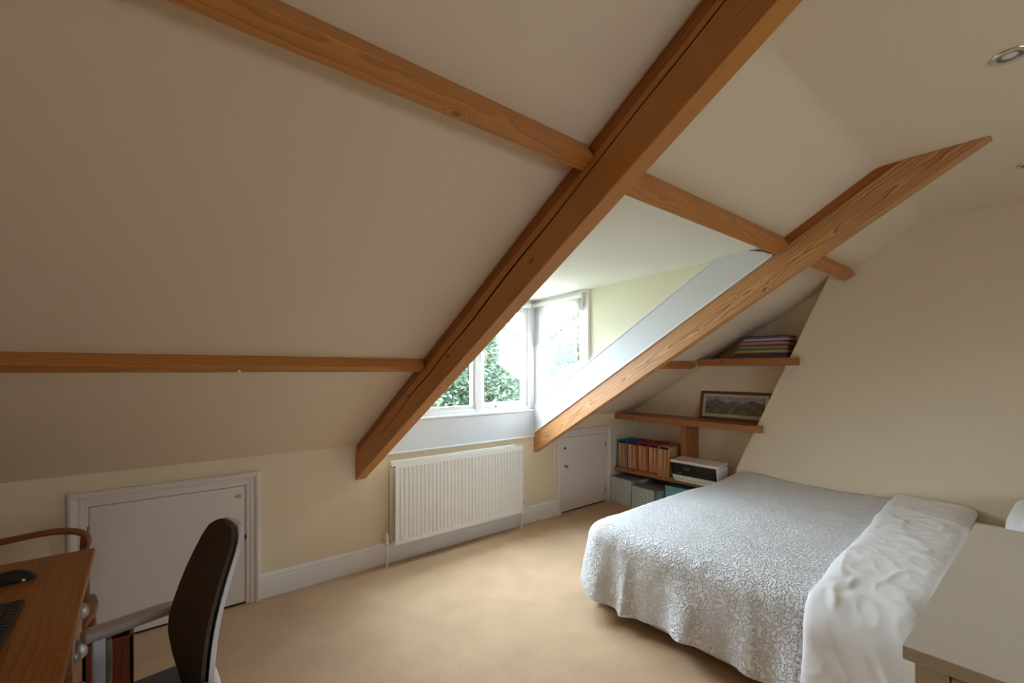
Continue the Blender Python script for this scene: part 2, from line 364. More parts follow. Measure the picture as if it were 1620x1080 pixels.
# ------------------------------------------------------------------ the room
struct('floor', BX(XL-.1, XR+.1, YB-.1, YK+.1, -.1, 0), 'carpet')
struct('wall_front', PR([(YK, 0), (YK+.12, 0), (YK+.12, Z0), (YK, Z0)], 'x', XL-.1, R2B-.02), 'cream')
struct('wall_front.001', PR([(YK, 0), (YK+.12, 0), (YK+.12, ZR), (YK, ZR)], 'x', R2B-.02, XR+.1), 'cream')
def slab(x0, x1, ya, yb, z0=Z0, th=.1):
    if abs(yb - YF) < 1e-6:                       # plaster eases round into the flat ceiling
        lo = [(ya, sl(ya, z0))]
        for k in range(13):
            t = k/12; p0, p1, p2 = (YF+.03, sl(YF+.03, z0)), (YF, sl(YF, z0)), (YF-.03, ZC)
            lo.append(tuple((1-t)**2*a + 2*t*(1-t)*b_ + t*t*c for a, b_, c in zip(p0, p1, p2)))
        return PR(lo + [(YF-.03, ZC+th), (ya, sl(ya, z0)+th)], 'x', x0, x1)
    return PR([(ya, sl(ya, z0)), (yb, sl(yb, z0)), (yb, sl(yb, z0)+th), (ya, sl(ya, z0)+th)], 'x', x0, x1)
struct('ceiling', BX(XL-.1, XR+.1, YB-.1, YF-.03, ZC, ZC+.1), 'ceil')
struct('ceiling.001', slab(XL-.1, R1B-.02, YK+.12, YF), 'slope', smooth=True, angle=20)
struct('ceiling.002', slab(R1B-.02, R2+.03, 1.118, YF), 'ceil', smooth=True, angle=20)
struct('ceiling.003', slab(R2+.03, XR+.1, 1.06, YF), 'ceil', smooth=True, angle=20)
struct('ceiling.004', slab(R2+.02, XR+.1, YK+.12, 1.0, ZR), 'slope')
GAB = lambda z0: [(YB-.1, 0), (YK+.1, 0), (YK+.1, sl(YK+.1, z0)+.05), (YF, ZC+.06), (YB-.1, ZC+.06)]
struct('wall_left', PR(GAB(Z0), 'x', XL-.12, XL), 'cream')
struct('wall_right', PR(GAB(ZR), 'x', XR, XR+.1), 'cream')
# chimney breast with a sloping flue edge
ed = lambda z: 1.907 - (z - .512)*(1.907-1.188)/(2.149-.512)
yt = 1.175
struct('wall_chimney', PR([(ed(0), 0), (ed(2.149), 2.149), (1.16, sl(1.16, ZR)+.03), (YF, ZC+.03), (YB, ZC+.03), (YB, 0)], 'x', XC, XR), 'ceil')
# unseen back wall behind the camera; its window is added to light the room
WX0, WX1, WZ0, WZ1 = .8, 1.75, 1.05, 1.85
b = bmesh.new()
box(b, XL-.1, WX0, YB-.12, YB, 0, ZC); box(b, WX1, XR, YB-.12, YB, 0, ZC); box(b, WX0, WX1, YB-.12, YB, 0, WZ0); box(b, WX0, WX1, YB-.12, YB, WZ1, ZC)
struct('wall_back', b, 'cream')
portal(((WX0+WX1)/2, YB-.14, (WZ0+WZ1)/2), (math.pi/2, 0, 0), WX1-WX0, WZ1-WZ0)
w3 = struct('window_added', bmesh.new(), None)
b = bmesh.new()
for x in (WX0, (WX0+WX1)/2-.03, WX1-.06): box(b, x, x+.06, YB-.09, YB-.03, WZ0, WZ1)
for z in (WZ0, WZ1-.06): box(b, WX0, WX1, YB-.09, YB-.03, z, z+.06)
add('window_frame', b, 'trim', w3)
for x0, x1 in ((WX0+.06, (WX0+WX1)/2-.03), ((WX0+WX1)/2+.03, WX1-.06)): add('pane', BX(x0, x1, YB-.065, YB-.061, WZ0+.06, WZ1-.06), 'glass', w3)

# dormer shell
zd = lambda y: 2.106 + .04*(2.544 - y)
struct('ceiling.005', PR([(YK+.14, zd(YK+.14)), (1.118, zd(1.118)), (1.118, zd(1.118)+.1), (YK+.14, zd(YK+.14)+.1)], 'x', R1B-.06, 2.99), 'dormer')
ch = lambda y, o: sl(y) + o
XW = 2.93
struct('wall_dormer_right', PR([(2.56, ch(2.56, .12)), (2.56, zd(2.56)+.02), (1.118, zd(1.118)+.02), (1.118, ch(1.118, -.02))], 'x', XW, XW+.06), 'cheek')
struct('wall_dormer_left', PR([(YK+.1, Z0), (YK+.1, zd(YK)+.02), (1.118, zd(1.118)+.02), (1.118, ch(1.118, -.02))], 'x', R1B-.03, R1B), 'cream')
# painted boards that line the dormer opening
b = bmesh.new(); box(b, R1B-.02, 2.885, YK-.016, YK+.02, .812, 1.045, bev=.003)
t1 = struct('trim_1', b, 'board')
add('sill_nosing', BX(R1B-.02, 2.885, YK-.022, YK+.08, 1.040, 1.062, bev=.006), 'trim', t1)
add('bottom_bead', BX(R1B-.02, 2.885, YK-.02, YK, .800, .814, bev=.004), 'trim', t1)
t2 = struct('trim_2', PR([(YK+.03, ch(YK+.03, -.055)), (YK+.03, ch(YK+.03, .183)), (1.36, ch(1.36, .19)), (1.16, ch(1.16, .01)), (1.10, ch(1.10, -.055))], 'x', R2-.008, XW+.01), 'board')
add('board_lip', PR([(YK+.03, ch(YK+.03, .178)), (YK+.03, ch(YK+.03, .19)), (1.36, ch(1.36, .197)), (1.36, ch(1.36, .183))], 'x', R2-.013, XW+.012), 'trim', t2)
add('edge_bead', PR([(YK, ch(YK, -.066)), (YK, ch(YK, -.050)), (1.10, ch(1.10, -.050)), (1.10, ch(1.10, -.066))], 'x', R2-.012, R2+.03), 'trim', t2)

# front dormer window
FZ0, FZ1 = 1.062, 2.09
w1 = struct('window_1', bmesh.new(), None)
b = bmesh.new(); FY0, FY1 = YK+.0, YK+.075
box(b, R1B, 2.9, FY0+.003, FY1-.003, FZ0, FZ0+.035, bev=.004); box(b, R1B, 2.9, FY0+.003, FY1-.003, FZ1-.05, FZ1+.03, bev=.004)
for x0, x1 in ((R1B, R1B+.05), (1.735, 1.785), (2.225, 2.285), (2.815, 2.9)): box(b, x0, x1, FY0, FY1, FZ0+.002, FZ1+.028, bev=.004)
add('window_frame', b, 'trim', w1)
for k, (x0, x1) in enumerate(((R1B+.05, 1.735), (1.785, 2.225), (2.285, 2.815))):
    b = bmesh.new(); s = .03 if k < 2 else .045; y0, y1 = YK+.014, YK+.06
    box(b, x0, x0+s*.8, y0, y1, FZ0+.035, FZ1-.05, bev=.004); box(b, x1-s, x1, y0, y1, FZ0+.035, FZ1-.05, bev=.004)
    box(b, x0+.001, x1-.001, y0+.002, y1-.002, FZ0+.036, FZ0+.035+s, bev=.004); box(b, x0+.001, x1-.001, y0+.002, y1-.002, FZ1-.05-s, FZ1-.051, bev=.004)
    sa = add('casement', b, 'trim', w1)
    add('pane', BX(x0+.01, x1-.01, YK+.038, YK+.042, FZ0+.05, FZ1-.06), 'glass', sa)
def stay(par, P, d, up=(0, 0, 1)):
    """casement stay: bar, pivot block and two pins, along d"""
    P, d = Vector(P), Vector(d).normalized(); u = Vector(up)
    b = bmesh.new(); tube(b, [P - d*.075, P - d*.02, P + d*.03, P + d*.085], [.0035, .005, .005, .004], 8)
    lathe(b, [(0, 0), (.011, 0), (.012, .012), (.007, .02), (.008, .032), (0, .036)], P - u*.016, 10)
    lathe(b, [(0, 0), (.006, 0), (.006, .014), (0, .016)], P + d*.05 - u*.014, 8)
    add('window_stay', b, 'brass_pale', par, smooth=True)
M['brass_pale'] = plain('pale_worn_brass', (.62, .52, .36, 1), .3, metal=.8)
stay(w1, (2.43, YK-.008, FZ0+.055), (1, 0, 0))
b = bmesh.new(); tube(b, catmull([(2.31, YK+.012, 1.60), (2.31, YK-.015, 1.595), (2.315, YK-.03, 1.57), (2.315, YK-.022, 1.53), (2.305, YK-.012, 1.50)], 4), .006, 8)
add('window_handle', b, 'brass_pale', w1, smooth=True)

# side dormer window: its bottom rail follows the slope
w2 = struct('window_2', bmesh.new(), None)
gb = lambda y: 1.313 + .483*(3.056 - y)
fx0, fx1 = 2.902, 2.972
top2 = lambda y: zd(y) - .002
b = bmesh.new()
prism(b, [(2.54, ch(2.54, .15)), (2.613, ch(2.613, .15)), (2.613, top2(2.613)), (2.54, top2(2.54))], 'x', fx0, fx1)                                  # near jamb
prism(b, [(3.12, ch(3.12, .15)), (YK+.05, ch(YK+.05, .15)), (YK+.05, top2(YK+.05)), (3.12, top2(3.12))], 'x', fx0, fx1)        # far jamb
prism(b, [(2.60, ch(2.60, .15)), (YK, ch(YK, .15)), (YK, gb(YK)-.035), (2.60, gb(2.60)-.035)], 'x', fx0+.002, fx1-.002)
prism(b, [(2.60, 2.05), (YK, 2.05), (YK, top2(YK)), (2.60, top2(2.6))], 'x', fx0+.002, fx1-.002)
add('window_frame', b, 'trim', w2)
b = bmesh.new(); ax0, ax1 = 2.914, 2.960
prism(b, [(3.056, gb(3.056)-.01), (3.105, gb(3.105)-.03), (3.105, 2.05), (3.056, 2.05)], 'x', ax0, ax1)
prism(b, [(2.613, gb(2.613)-.04), (2.645, gb(2.645)-.04), (2.645, 2.05), (2.613, 2.05)], 'x', ax0, ax1)
prism(b, [(2.62, gb(2.62)-.036), (3.11, gb(3.11)-.036), (3.11, gb(3.11)), (2.62, gb(2.62))], 'x', ax0+.002, ax1-.002)
prism(b, [(2.62, 2.01), (3.11, 2.01), (3.11, 2.05), (2.62, 2.05)], 'x', ax0+.002, ax1-.002)
sa = add('casement', b, 'trim', w2)
add('pane', PR([(2.625, gb(2.625)-.01), (3.10, gb(3.10)-.01), (3.10, 2.04), (2.625, 2.04)], 'x', 2.935, 2.939), 'glass', sa)
stay(w2, (2.895, 2.80, gb(2.80)-.005), (0, -.9, .43))

# roller blinds
bl = thing('roller_blind', 'white roller blind with slanting hem on the side dormer window', 'blind', (2.88, 2.9, 2.07))
hem = lambda y: 1.635 + .535*(3.19 - y)
prof = []
b = bmesh.new()
ys = [3.19 - .0325*i for i in range(20)]
rows = []
for y in ys:
    zt = zd(y) - .05; row = []
    for k in range(9):
        t = k/8; z = zt + (hem(y) - zt)*t
        row.append((2.888 + .003*math.sin(y*31)*t, y, z))
    rows.append(row)
grid(b, rows); r = bmesh.ops.solidify(b, geom=b.faces[:], thickness=.0015)
add('blind_fabric', b, 'blind', bl, smooth=True)
add('blind_roller', TB([(2.878, 3.19, zd(3.19)-.045), (2.878, 2.585, zd(2.585)-.045)], .020, 14), 'trim', bl, smooth=True)
add('hem_bar', TB([(2.888, 3.19, hem(3.19)), (2.888, 2.573, hem(2.573))], .005, 8), 'trim', bl, smooth=True)
b = bmesh.new(); lathe(b, [(0, -.008), (.024, -.008), (.026, 0), (.024, .008), (0, .01)], (2.872, 2.575, zd(2.57)-.045), 18, 'y')
add('end_bracket', b, 'print_white', bl, smooth=True)
b = bmesh.new(); tube(b, catmull([(2.862, 2.568, zd(2.57)-.03), (2.852, 2.568, zd(2.57)-.09), (2.86, 2.572, zd(2.57)-.145), (2.872, 2.57, zd(2.57)-.10), (2.876, 2.57, zd(2.57)-.05)], 6), .004, 8)
add('pull_chain', b, 'trim', bl, smooth=True)
bl = thing('roller_blind.001', 'white roller blind rolled up at top of front dormer window', 'blind', (2.05, YK-.03, 2.03))
add('blind_roller', TB([(R1B+.02, YK-.035, 2.03), (2.80, YK-.035, 2.03)], .030, 16), 'blind', bl, smooth=True)
b = bmesh.new(); lathe(b, [(0, 0), (.034, 0), (.034, .008), (.012, .014), (0, .014)], (2.80, YK-.035, 2.03), 18, 'x')
add('end_bracket', b, 'brass_pale', bl, smooth=True)
add('hem_bar', BX(R1B+.03, 2.79, YK-.014, YK-.006, 1.955, 1.99, bev=.003), 'blind', bl)

# low cupboard doors in the knee wall
def arch(par, x0, x1, zt, w):
    prof = [(0, 0), (0, .012), (.006, .018), (.022, .018), (.026, .024), (.034, .024), (.040, .020), (.048, .024), (.056, .034), (w-.012, .036), (w, .030), (w, 0)]
    sc_ = w/.08; b = bmesh.new(); rows = []
    for o, h in prof:
        o = min(o*sc_, w) if o < w-.02 else o
        rows.append([(x0-o, YK-h, 0), (x0-o, YK-h, zt+o), (x1+o, YK-h, zt+o), (x1+o, YK-h, 0)])
    grid(b, rows); return add('architrave', b, 'door', par)
def low_door(name, x0, x1, zt, w, hinge_left):
    d = struct(name, BX(x0+.004, x1-.004, YK-.012, YK+.01, .014, zt-.004, bev=.002), 'door')
    arch(d, x0, x1, zt, w)
    add('floor_gap', BX(x0, x1, YK-.004, YK, .001, .013), 'darkhole', d)
    hx = x0 if hinge_left else x1
    for z in (.13, zt-.13):
        b = bmesh.new(); tube(b, [(hx, YK-.016, z-.03), (hx, YK-.016, z+.03)], .006, 8); add('hinge', b, 'cup', d, smooth=True)
    return d
d1 = low_door('door_1', -.204, .502, .725, .078, True)
b = bmesh.new(); lathe(b, [(0, 0), (.019, 0), (.017, -.004), (.012, -.005), (.009, -.003), (0, -.003)], (.463, YK-.012, .664), 20, 'y')
for v in b.verts: v.co.z = .664 + (v.co.z-.664)*.62
add('finger_pull', b, 'brass', d1, smooth=True)
add('catch', BX(.497, .507, YK-.02, YK-.01, .395, .425, bev=.002), 'black', d1)
d2 = low_door('door_2', 3.252, 3.925, .752, .072, False)
b = bmesh.new(); lathe(b, [(0, 0), (.014, 0), (.014, -.004), (.008, -.01), (.008, -.018), (.016, -.028), (.015, -.036), (0, -.040)], (3.30, YK-.012, .465), 18, 'y')
add('door_knob', b, 'brass', d2, smooth=True)
b = bmesh.new(); lathe(b, [(0, 0), (.012, 0), (.011, -.004), (0, -.005)], (3.30, YK-.012, .645), 14, 'y')
add('keyhole_cover', b, 'black', d2, smooth=True)

# baseboards
def base(name, x0, x1):
    p = [(YK, 0), (YK-.02, 0), (YK-.02, .112), (YK-.016, .116), (YK-.016, .124), (YK-.018, .130), (YK-.012, .142), (YK-.006, .150), (YK, .152)]
    return struct(name, PR(p, 'x', x0, x1), 'trim')
base('baseboard_front', .502+.078, 3.252-.072); base('baseboard_front.001', XL, -.204-.078); 
struct('baseboard_left', BX(XL, XL+.02, YB, YK, 0, .15), 'trim')
# plaster edge bead beside the right door
struct('trim_3', BX(3.135, 3.150, YK-.010, YK, .152, .80, bev=.003), 'cream')

# ------------------------------------------------------------------ exposed timbers
yz = lambda y, o: (y, sl(y) + o)
def yat(o): return YK - (ZC - Z0 - o)/T          # where the offset line meets the flat ceiling
O = -.245
def rafter(label, x0, x1, ystrip, mm):
    r = thing('rafter', label, 'beam', (x0, YK, .65))
    fy = YK + (.005 if x0 < 2 else .03)
    add('main_timber', PR([yz(fy, O), yz(fy, -.064), yz(yat(-.064)-.005, -.064+.003), (yat(O), ZC)], 'x', x0, x1, bev=.004), mm, r, loc=(x0, YK, sl(YK)-.15), rot=RSL)
    add('upper_timber', PR([yz(ystrip, -.064), yz(ystrip, .004), yz(YF, .004), (yat(-.064), ZC+.004), (yat(-.064), ZC)], 'x', x0+.012, x1), 'pine_strip', r, loc=(x0, YK, sl(YK)), rot=RSL)
    return r
r1 = rafter('large stained pine rafter running diagonally through the middle of the room', R1, R1B, YK, 'pine')
# long drying crack along the face
b = bmesh.new(); pts = []
n = 60
for i in range(n+1):
    t = i/n; y = 2.75 - t*2.6; o = -.075 - .055*(1-t)**.8*1.1 - .012*noise.noise(Vector((t*9, 0, 0)))
    pts.append((y, o, .0022 + .0040*math.sin(math.pi*min(1, t*1.4))**2*abs(noise.noise(Vector((t*5, 3, 1)))+.5)))
top = [b.verts.new((R1-.0006, y, sl(y)+o+w)) for y, o, w in pts]; bot = [b.verts.new((R1-.0006, y, sl(y)+o-w)) for y, o, w in pts]
for i in range(n): b.faces.new((top[i], top[i+1], bot[i+1], bot[i]))
bmesh.ops.solidify(b, geom=b.faces[:], thickness=.001)
add('drying_crack', b, 'darkhole', r1)
r2 = rafter('lighter pine rafter between the white dormer board and the shelf alcove', R2, R2B, 1.09, 'pine2')
def purlin(name, label, x0, x1, yc, p, w, z0, m, endcut=True):
    A = Vector((0, yc, sl(yc, z0))); e1 = Vector((0, -SN, -CS)); e2 = Vector((0, CS, -SN))
    q = [A - e1*.01, A + e1*p, A + e1*p + e2*w, A + e2*w - e1*.01]
    return tag(add(name, PR([(v.y, v.z) for v in q], 'x', x0, x1, bev=.003), m, loc=(x0, yc, sl(yc, z0))), label, 'beam')
purlin('purlin', 'upper pine purlin crossing the slope left of the large rafter', XL, R1+.001, 1.04, .06, .062, Z0, 'purlin')
purlin('purlin', 'lower pine purlin running level above the left cupboard door', XL, R1+.002, 2.212, .055, .048, Z0, 'purlin')
purlin('purlin', 'pine purlin along the top edge of the dormer opening between the rafters', R1B, R2+.002, 1.04, .06, .085, Z0, 'purlin')
purlin('purlin', 'short pine purlin stub ending on the chimney breast beyond the lighter rafter', R2B, XC, 1.04, .06, .075, Z0, 'purlin')
purlin('purlin', 'pine purlin from the lighter rafter to the top alcove shelf', R2B, 4.115, 2.27, .055, .055, ZR, 'purlin')
o = BX(.313, .325, 2.172, 2.190, 1.416, 1.430, bev=.002)
tag(add('cable_clip', o, 'chair_shell', loc=(.319, 2.181, 1.43)), 'small grey clip hanging under the lower purlin', 'clip')

# ------------------------------------------------------------------ recessed downlights
def downlight(label, x, y):
    d = thing('downlight', label, 'ceiling light', (x, y, ZC), 'recessed ceiling downlights')
    add('bezel', LA([(.028, -.002), (.032, -.006), (.044, -.006), (.0475, -.003), (.048, 0)], (x, y, ZC), 32), 'chrome', d, smooth=True)
    add('reflector', LA([(.031, -.005), (.027, -.002), (.021, -.0008), (0, -.0006)], (x, y, ZC), 28), 'cup', d, smooth=True)
    add('lamp', LA([(0, -.0045), (.010, -.004), (.017, -.003), (.019, -.001)], (x, y, ZC), 20), 'print_white', d, smooth=True)
downlight('round chrome downlight in flat ceiling nearest the camera', 2.155+.045, .118)
downlight('small chrome downlight in flat ceiling above the foot of the wall', 3.39+.048, .118)

# ------------------------------------------------------------------ radiator
RX0, RX1, RZ0, RZ1, RY = 1.433, 2.653, .158, .753, 3.08
ra = thing('radiator', 'white ribbed double panel radiator under the dormer window', 'radiator', ((RX0+RX1)/2, RY+.05, RZ0))
def ribbed(y, face):
    b = bmesh.new(); nf = 36; pitch = (RX1-RX0-.02)/nf; xs = [(RX0, 0)]
    for i in range(nf):
        a = RX0 + .01 + i*pitch
        xs += [(a, 0), (a+pitch*.40, 0), (a+pitch*.55, 1), (a+pitch*.85, 1)]
    xs += [(RX1-.01, 0), (RX1, 0)]
    zs = [(RZ0, 0), (RZ0+.03, 0), (RZ0+.043, 1), (RZ1-.05, 1), (RZ1-.036, 0), (RZ1, 0)]
    rows = [[(x, y + face*(.010*kx*kz), z) for x, kx in xs] for z, kz in zs]
    grid(b, rows)
    bmesh.ops.recalc_face_normals(b, faces=b.faces)
    if sum(f.normal.y for f in b.faces) > 0: bmesh.ops.reverse_faces(b, faces=b.faces[:])
    bmesh.ops.solidify(b, geom=b.faces[:], thickness=.003)
    return b
add('front_panel', ribbed(RY, 1), 'rad', ra, smooth=True, angle=30)
add('rear_panel', BX(RX0-.003, RX1-.02, RY+.082, RY+.096, RZ0, RZ1+.002, bev=.003), 'rad', ra)
b = bmesh.new(); n = 40
rows = []
for i in range(n*2+1): rows.append([(RX0+.03+(RX1-RX0-.06)*i/(n*2), RY+.022 + (.05 if i % 2 else 0), z) for z in (RZ0+.03, RZ1-.05)])
grid(b, rows); add('convector_fins', b, 'rad', ra)
for x in (RX0+.022, RX1-.022):
    for z in (RZ1-.03, RZ0+.03): add('header_pipe', TB([(x, RY+.008, z), (x, RY+.088, z)], .013, 12), 'rad', ra, smooth=True)
for z in (RZ1-.03,):
    b = bmesh.new(); tube(b, [(RX0-.012, RY+.045, z), (RX0+.02, RY+.045, z)], .011, 12); add('air_plug', b, 'chrome', ra, smooth=True)
b = bmesh.new(); tube(b, [(1.388, RY+.045, 0), (1.388, RY+.045, .165)], .0085, 12); add('supply_pipe', b, 'rad', ra, smooth=True)
b = bmesh.new(); tube(b, [(1.388, RY+.045, .16), (1.388, RY+.045, .19)], .012, 12); tube(b, [(1.388, RY+.045, .178), (1.44, RY+.045, .178)], [.009, .012], 12); tube(b, [(1.405, RY+.045, .178), (1.418, RY+.045, .178)], .015, 6)
add('lockshield_valve', b, 'chrome', ra, smooth=True)
b = bmesh.new(); lathe(b, [(0, .19), (.011, .19), (.012, .20), (.012, .235), (.009, .245), (0, .246)], (1.388, RY+.045, 0), 14); add('valve_cap', b, 'rad', ra, smooth=True)
b = bmesh.new(); tube(b, [(2.672, RY+.045, 0), (2.672, RY+.045, .17)], .0085, 12); add('supply_pipe', b, 'rad', ra, smooth=True)
b = bmesh.new(); tube(b, [(2.672, RY+.045, .165), (2.672, RY+.045, .20)], .012, 12); tube(b, [(2.672, RY+.045, .18), (2.63, RY+.045, .18)], .011, 12)
add('valve_body', b, 'chrome', ra, smooth=True)
b = bmesh.new(); lathe(b, [(0, .20), (.014, .20), (.018, .215), (.018, .262), (.015, .275), (0, .278)], (2.672, RY+.045, 0), 16); add('valve_head', b, 'chrome', ra, smooth=True)
b = bmesh.new(); lathe(b, [(.0185, .222), (.0195, .226), (.0195, .238), (.0185, .242)], (2.672, RY+.045, 0), 16); add('valve_ring', b, 'black', ra, smooth=True)

# ------------------------------------------------------------------ alcove shelves
SX = 4.10
RYX = Matrix((Vector((0, 1, 0)), Vector((-1, 0, 0)), Vector((0, 0, 1)))).transposed()
def shelf(label, z0, z1, y0, y1, x0=SX):
    e = max(ed(z0), ed(z1)) + .002
    if e > y0: pts = [(x0, y0), (XC-.002, y0), (XC-.002, e), (XR, e), (XR, y1), (x0, y1)]
    else: pts = [(x0, y0), (XR, y0), (XR, y1), (x0, y1)]
    return tag(add('alcove_shelf', PR(pts, 'z', z0, z1, bev=.003), 'shelfwood', loc=(x0, y1, z0), rot=RYX), label, 'shelf')
shelf('low pine alcove shelf carrying the box files and printer', .312, .357, 1.98, YK)
shelf('thick pine middle alcove shelf carrying the framed landscape', .886, .945, 1.665, YK)
shelf('top pine alcove shelf carrying the stack of folders', 1.468, 1.532, 1.385, 2.236, 4.12)
tag(add('shelf_post', BX(4.19, XR, 2.39, 2.45, .357, .886, bev=.003), 'shelfwood', loc=(4.2, 2.42, .357), rot=RZ), 'upright pine post between low and middle alcove shelves', 'post')

# box files
def boxfile(label, i, col, front, y1, wd, proud=0, closed=False):
    x0, x1 = SX + .012 - proud, SX + .285; y0 = y1 - wd; z0, z1 = .3575, .655
    f = thing('box_file', label, 'file', ((x0+x1)/2, (y0+y1)/2, z0), 'box files on the low shelf')
    b = bmesh.new(); t = .008
    for ya in (y0, y1-t): prism(b, [(x0, z0), (x1, z0), (x1, z1), (x0, z1)], 'y', ya, ya+t)
    box(b, x0, x1, y0, y1, z0, z0+t); box(b, x1-t, x1, y0, y1, z0, z1)
    add('case', b, col, f)
    b = bmesh.new(); box(b, x0, x1, y0, y1, z1-.004, z1+.002, bev=.0015); add('lid', b, col, f)
    add('lid_opening', LA([(0, .0026), (.034, .0026), (.036, .0015)], (x0+.13, (y0+y1)/2, z1), 20), 'black', f)
    add('contents', BX(x0+.004, x1-.02, y0+t, y1-t, z0+t, z1-.03), front, f, loc=(x0, y0, z0))
    add('shadow_gap', BX(x0+.02, x1-.03, y0+t, y1-t, z1-.03, z1-.006), 'black', f)
    return f
yy = 3.165; wd = .128
boxfile('blue box file at the cupboard door end of the low shelf', 0, 'file_blue', 'brown_card', yy, wd)
boxfile('blue box file with navy edge beside the red files', 1, 'file_navy', 'brown_card', yy-wd-.002, wd)
boxfile('red box file beside the blue files on the low shelf', 2, 'file_red', 'brown_card', yy-2*(wd+.002), wd)
boxfile('red box file beside the plain tan file', 3, 'file_crimson', 'brown_card', yy-3*(wd+.002), wd)
boxfile('plain tan card box file next to the shelf post', 4, 'tan', 'brown_card', yy-4*(wd+.002), wd, proud=.02)
# storage boxes on the floor
def rz(cx, cy, a): return Matrix.Translation((cx, cy, 0)) @ Matrix.Rotation(a, 4, 'Z') @ Matrix.Translation((-cx, -cy, 0))
def storage(label, cat, x0, x1, y0, y1, h, a, mb, ml, lid=.03):
    mx = rz(x0, y1, a); t = thing('storage_box', label, cat, (x0, y1, 0), 'storage boxes under the low shelf')
    add('body', BX(x0+.003, x1-.003, y0+.003, y1-.003, 0.001, h-.004, bev=.003, mx=mx), mb, t)
    add('lid', BX(x0+.008, x1, y0, y1, h-.006, h, bev=.002, mx=mx), ml, t)
    add('front_rim', BX(x0-.002, x0+.01, y0, y1, h-.014, h+.006, bev=.002, mx=mx), mb, t)
    return t
storage('patterned blue grey storage box against the cupboard door frame', 'box', 3.965, 4.36, 2.872, 3.158, .268, -.07, 'pattern', 'lid')
storage('lower patterned blue grey storage box beside the bed', 'box', 3.935, 4.33, 2.57, 2.862, .232, -.09, 'pattern', 'lid')
storage('plain teal storage box under the printer', 'box', 4.02, 4.38, 2.20, 2.52, .285, 0, 'teal', 'teal_lid')

# printer
pr = thing('printer', 'white and black printer at the end of the low shelf', 'printer', (4.09, 2.2, .357))
py0, py1 = 1.975, 2.435
add('body', PR([(4.030, .372), (4.185, .372), (4.185, .545), (3.989, .545), (3.984, .535), (4.006, .43)], 'y', py0, py1, bev=.005), 'print_white', pr)
add('scanner_lid', PR([(3.976, .546), (4.188, .556), (4.188, .574), (3.976, .566)], 'y', py0-.004, py1+.004, bev=.004), 'print_white', pr)
add('control_panel', PR([(3.972, .540), (4.000, .424), (4.020, .424), (4.000, .540)], 'y', py0+.012, py1-.006, bev=.003), 'blackgloss', pr)
b = bmesh.new(); ctr = Vector((3.985, 2.27, .497)); u = Vector((0, 1, 0)); w = Vector((-.234, 0, .972)).normalized(); nn = Vector((-.972, 0, -.234))
def plate(c, a, h, t=.004):
    q = bmesh.new(); vs = [q.verts.new(c + u*sx*a + w*sz*h + nn*d) for d in (0, t) for sx, sz in ((-1, -1), (1, -1), (1, 1), (-1, 1))]
    for f in ((0, 1, 2, 3), (7, 6, 5, 4), (0, 4, 5, 1), (1, 5, 6, 2), (2, 6, 7, 3), (3, 7, 4, 0)): q.faces.new([vs[i] for i in f])
    return q
M['lcd'] = plain('dark_display', (.06, .065, .07, 1), .2)
add('display', plate(ctr, .032, .014), 'lcd', pr)
for k, y in enumerate((2.40, 2.36, 2.315, 2.27, 2.225, 2.18)): add('button', plate(Vector((3.997, y-.02, .447)), .010, .005), 'cup' if k < 2 else 'lcd', pr)
add('output_tray', BX(3.975, 4.035, py0+.05, py1-.05, .374, .386, bev=.003), 'print_white', pr)
for x in (4.115, 4.165):
    for y in (py0+.04, py1-.04): add('foot', BX(x-.012, x+.012, y-.012, y+.012, .357, .373), 'rubber', pr)
tag(add('power_cable', TB(catmull([(4.15, 2.440, .50), (4.06, 2.448, .50), (4.01, 2.452, .44), (4.03, 2.450, .385), (4.06, 2.42, .363), (4.075, 2.36, .366), (4.10, 2.33, .361)], 6), .0035, 6), 'black', smooth=True), 'thin black cable looping in front of the printer', 'cable')

# framed landscape leaning on the middle shelf
pc = thing('framed_picture', 'framed landscape print leaning on middle alcove shelf', 'picture', (4.37, 2.02, .945))
mp_ = Matrix.Translation((4.365, 2.02, .946)) @ Matrix.Rotation(math.radians(11), 4, 'Y') @ Matrix.Translation((-4.365, -2.02, -.946))
Y0, Y1, Z_0, Z_1 = 1.685, 2.355, .946, 1.225
for a in ((Y0, Y1, Z_0, Z_0+.026), (Y0, Y1, Z_1-.026, Z_1), (Y0, Y0+.026, Z_0, Z_1), (Y1-.026, Y1, Z_0, Z_1)):
    add('frame_rail', BX(4.365, 4.383, a[0], a[1], a[2], a[3], bev=.002, mx=mp_), 'pictureframe', pc)
add('mount', BX(4.374, 4.38, Y0+.02, Y1-.02, Z_0+.02, Z_1-.02, mx=mp_), 'mount', pc)
add('print', BX(4.3725, 4.3745, Y0+.055, Y1-.055, Z_0+.058, Z_1-.052, mx=mp_), 'print', pc, loc=(4.38, 2.02, 1.085))
add('glass', BX(4.3695, 4.3708, Y0+.026, Y1-.026, Z_0+.026, Z_1-.026, mx=mp_), 'glass', pc)

